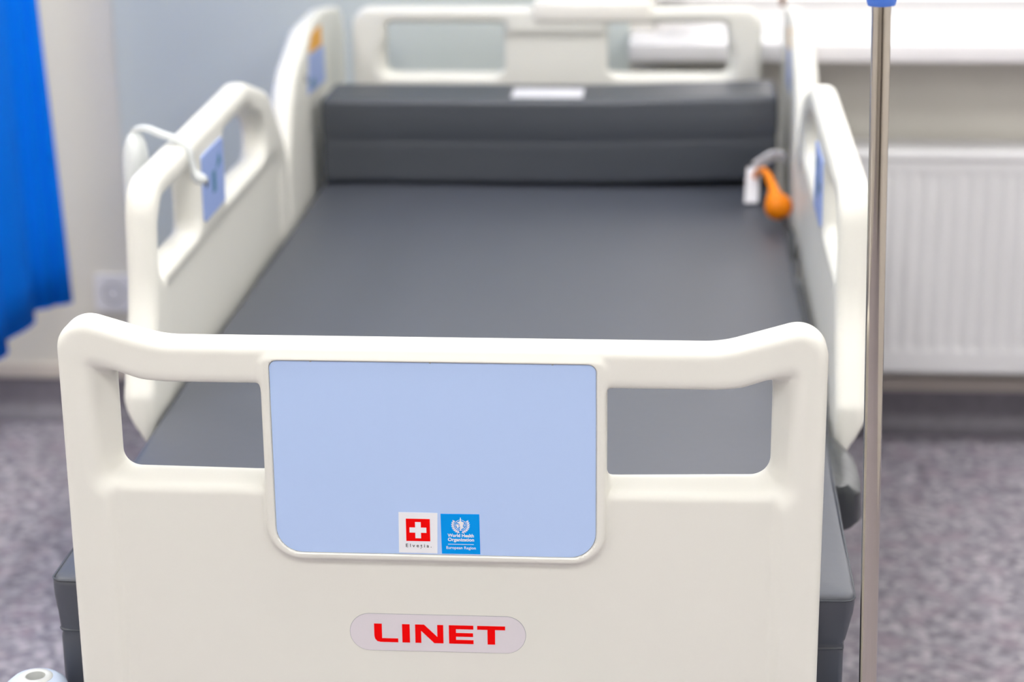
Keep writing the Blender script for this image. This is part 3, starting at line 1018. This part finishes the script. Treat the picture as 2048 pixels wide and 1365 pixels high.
# ------------------------------------------------------------------ radiator under the sill
RXA, RXB, RYF, RYBk = 0.56, 2.0, 2.32, 2.42
rz0, rz1 = Z0 - 0.507, Z0 - 0.02
rad = empty('radiator', ((RXA + RXB) / 2, 2.37, rz0), 'white ribbed panel radiator under the window sill', 'radiator')
pitch = 0.0324
nx = int((RXB - RXA) / (pitch / 10))
xs = np.linspace(RXA, RXB, nx + 1)
g0, g1 = rz0 + 0.052, rz1 - 0.052     # flute ends
zs = np.concatenate([[rz0], np.linspace(rz0 + 0.004, g0 - 0.012, 3), np.linspace(g0 - 0.01, g0 + 0.02, 9), np.linspace(g0 + 0.05, g1 - 0.05, 6), np.linspace(g1 - 0.02, g1 + 0.01, 9), [rz1 - 0.03, rz1 - 0.02]])
X, Zg = np.meshgrid(xs, zs, indexing='ij')
fl = 0.5 + 0.5 * np.cos(2 * math.pi * (X - 0.6525) / pitch)
fl = sstep(fl)
prof_z = sstep((Zg - (g0 - 0.006)) / 0.010) * sstep(((g1 + 0.006) - Zg) / 0.010)
Y = RYF + 0.0034 * fl * prof_z
V = np.stack([X, Y, Zg], -1).reshape(-1, 3)
nz = len(zs)
ii, jj = np.meshgrid(np.arange(nx), np.arange(nz - 1), indexing='ij')
q = (ii * nz + jj).ravel()
Fc = np.stack([q, q + nz, q + nz + 1, q + 1], 1)
pn = mesh_obj('front_panel', V, Fc, M['white_gloss'], rad)
sol = pn.modifiers.new('sheet', 'SOLIDIFY')
sol.thickness = 0.0015
sol.offset = -1
MB().box((RXA, RYBk - 0.012, rz0), (RXB, RYBk, rz1 - 0.03), 0.004).build('rear_panel', M['white_gloss'], rad)
for x0 in (RXA - 0.004, RXB):
    MB().box((x0, RYF - 0.002, rz0 + 0.005), (x0 + 0.004, RYBk, rz1 - 0.004), 0.0015, 1).build('side_cover', M['white_gloss'], rad)
tg = MB().box((RXA - 0.004, RYF - 0.003, rz1 - 0.03), (RXB + 0.004, RYF + 0.022, rz1), 0.011, 5)
tg.box((RXA - 0.004, RYBk - 0.012, rz1 - 0.03), (RXB + 0.004, RYBk, rz1), 0.005, 3)
tg.box((RXA - 0.003, RYF + 0.004, rz1 - 0.012), (RXB + 0.003, RYBk - 0.004, rz1 - 0.001), 0.002, 1)
tg.build('top_cover', M['white_gloss'], rad, True)
for x0 in (0.8, 1.75):
    MB().box((x0, RYBk, rz0 + 0.06), (x0 + 0.04, YW, rz1 - 0.06), 0.002, 1).build('wall_bracket', M['white_gloss'], rad)

# ------------------------------------------------------------------ wall socket
so = empty('wall_socket', (-1.012, YW - 0.004, Z0 - 0.427), 'white power socket low on the wall beside the blue curtain', 'socket')
cx, cz = -1.013, Z0 - 0.386
pl = rpoly([(cx - 0.042, cz - 0.042, 0.006), (cx + 0.042, cz - 0.042, 0.006), (cx + 0.042, cz + 0.042, 0.006), (cx - 0.042, cz + 0.042, 0.006)], 4)
MB().prism(pl, YW - 0.0005, YW - 0.011, lambda a, c, w: (a, w, c)).build('cover_plate', M['socket'], so)
w = MB().lathe([(0.022, 0), (0.0225, 0.003), (0.0205, 0.003), (0.0195, -0.004), (0.0, -0.004)], (0, 0, 0), 32)
w.v = [(cx + v[0], YW - 0.011 - v[2], cz + v[1]) for v in w.v]
w.build('well', M['socket_dark'], so, True)
for s in (-1, 1):
    MB().tube([(cx + s * 0.0095, YW - 0.007, cz), (cx + s * 0.0095, YW - 0.0065, cz)], 0.003, 10).build('pin_hole', M['rubber'], so)

# ------------------------------------------------------------------ blue privacy curtain hung along the bed's left side
cu = empty('privacy_curtain', (-1.11, 1.85, Z0 - 0.36), 'royal blue pleated curtain hanging left of the bed', 'curtain')
HEM, TOP = Z0 - 0.362, ZC - 0.06
knots = [(-1.066, 2.290), (-1.078, 2.268), (-1.094, 2.262), (-1.100, 2.240), (-1.118, 2.228), (-1.128, 2.204), (-1.128, 2.178), (-1.106, 2.150), (-1.108, 2.10), (-1.119, 2.03), (-1.124, 1.99), (-1.102, 1.955), (-1.100, 1.895)]
y = 1.895
while y > 1.45:
    y -= 0.055 + 0.02 * random.random()
    knots.append((-1.135 + 0.012 * random.random(), y))
    y -= 0.045 + 0.02 * random.random()
    knots.append((-1.092 - 0.012 * random.random(), y))
cp = bez([(a, c, 0) for a, c in knots], 6)
nzs = 26
V, Fc = [], []
for i, q in enumerate(cp):
    for j in range(nzs):
        t = j / (nzs - 1)
        z = HEM + (TOP - HEM) * t
        amp = 1 - 0.35 * t
        lean = -0.022 * min(1, t * 2.9) * math.exp(-((q[1] - 2.285) / 0.12) ** 2)
        V.append((-1.11 + (q[0] + 1.11) * amp + lean + 0.004 * math.sin(z * 4 + q[1] * 30), q[1] + 0.004 * math.sin(z * 5 + q[1] * 17), z))
for i in range(len(cp) - 1):
    for j in range(nzs - 1):
        k = i * nzs + j
        Fc.append([k, k + nzs, k + nzs + 1, k + 1])
co = mesh_obj('cloth', V, Fc, M['curtain'], cu)
s_ = co.modifiers.new('thickness', 'SOLIDIFY')
s_.thickness = 0.0015
hm = []
for i, q in enumerate(cp):
    hm.append((V[i * nzs][0], V[i * nzs][1], HEM))
MB().tube(hm, 0.0022, 6).build('hem', M['curtain'], cu, True)
rl = MB().box((-1.125, -0.2, ZC - 0.05), (-1.095, 2.44, ZC - 0.025), 0.003)
tag(rl.box((-1.118, 0.3, ZC - 0.026), (-1.102, 0.33, ZC)).box((-1.118, 2.0, ZC - 0.026), (-1.102, 2.03, ZC)).build('curtain_rail', M['lampframe']), 'white curtain rail on the ceiling above the blue curtain', 'curtain rail')

# ------------------------------------------------------------------ blind cord in front of the window niche
bc = empty('blind_cord', (0.4565, 2.40, Z0 + 0.268), 'thin brown blind cord end hanging above the right head-end rail', 'blind cord')
MB().tube([(0.4565, 2.40, Z0 + 0.303), (0.4565, 2.40, ZC - 0.4)], 0.0015, 8).build('string', M['wood'], bc, True)
MB().tube([(0.4565, 2.40, Z0 + 0.265), (0.4565, 2.40, Z0 + 0.268), (0.4565, 2.40, Z0 + 0.293), (0.4565, 2.40, Z0 + 0.308)], [0.003, 0.0065, 0.005, 0.002], 14).build('toggle', M['wood'], bc, True)
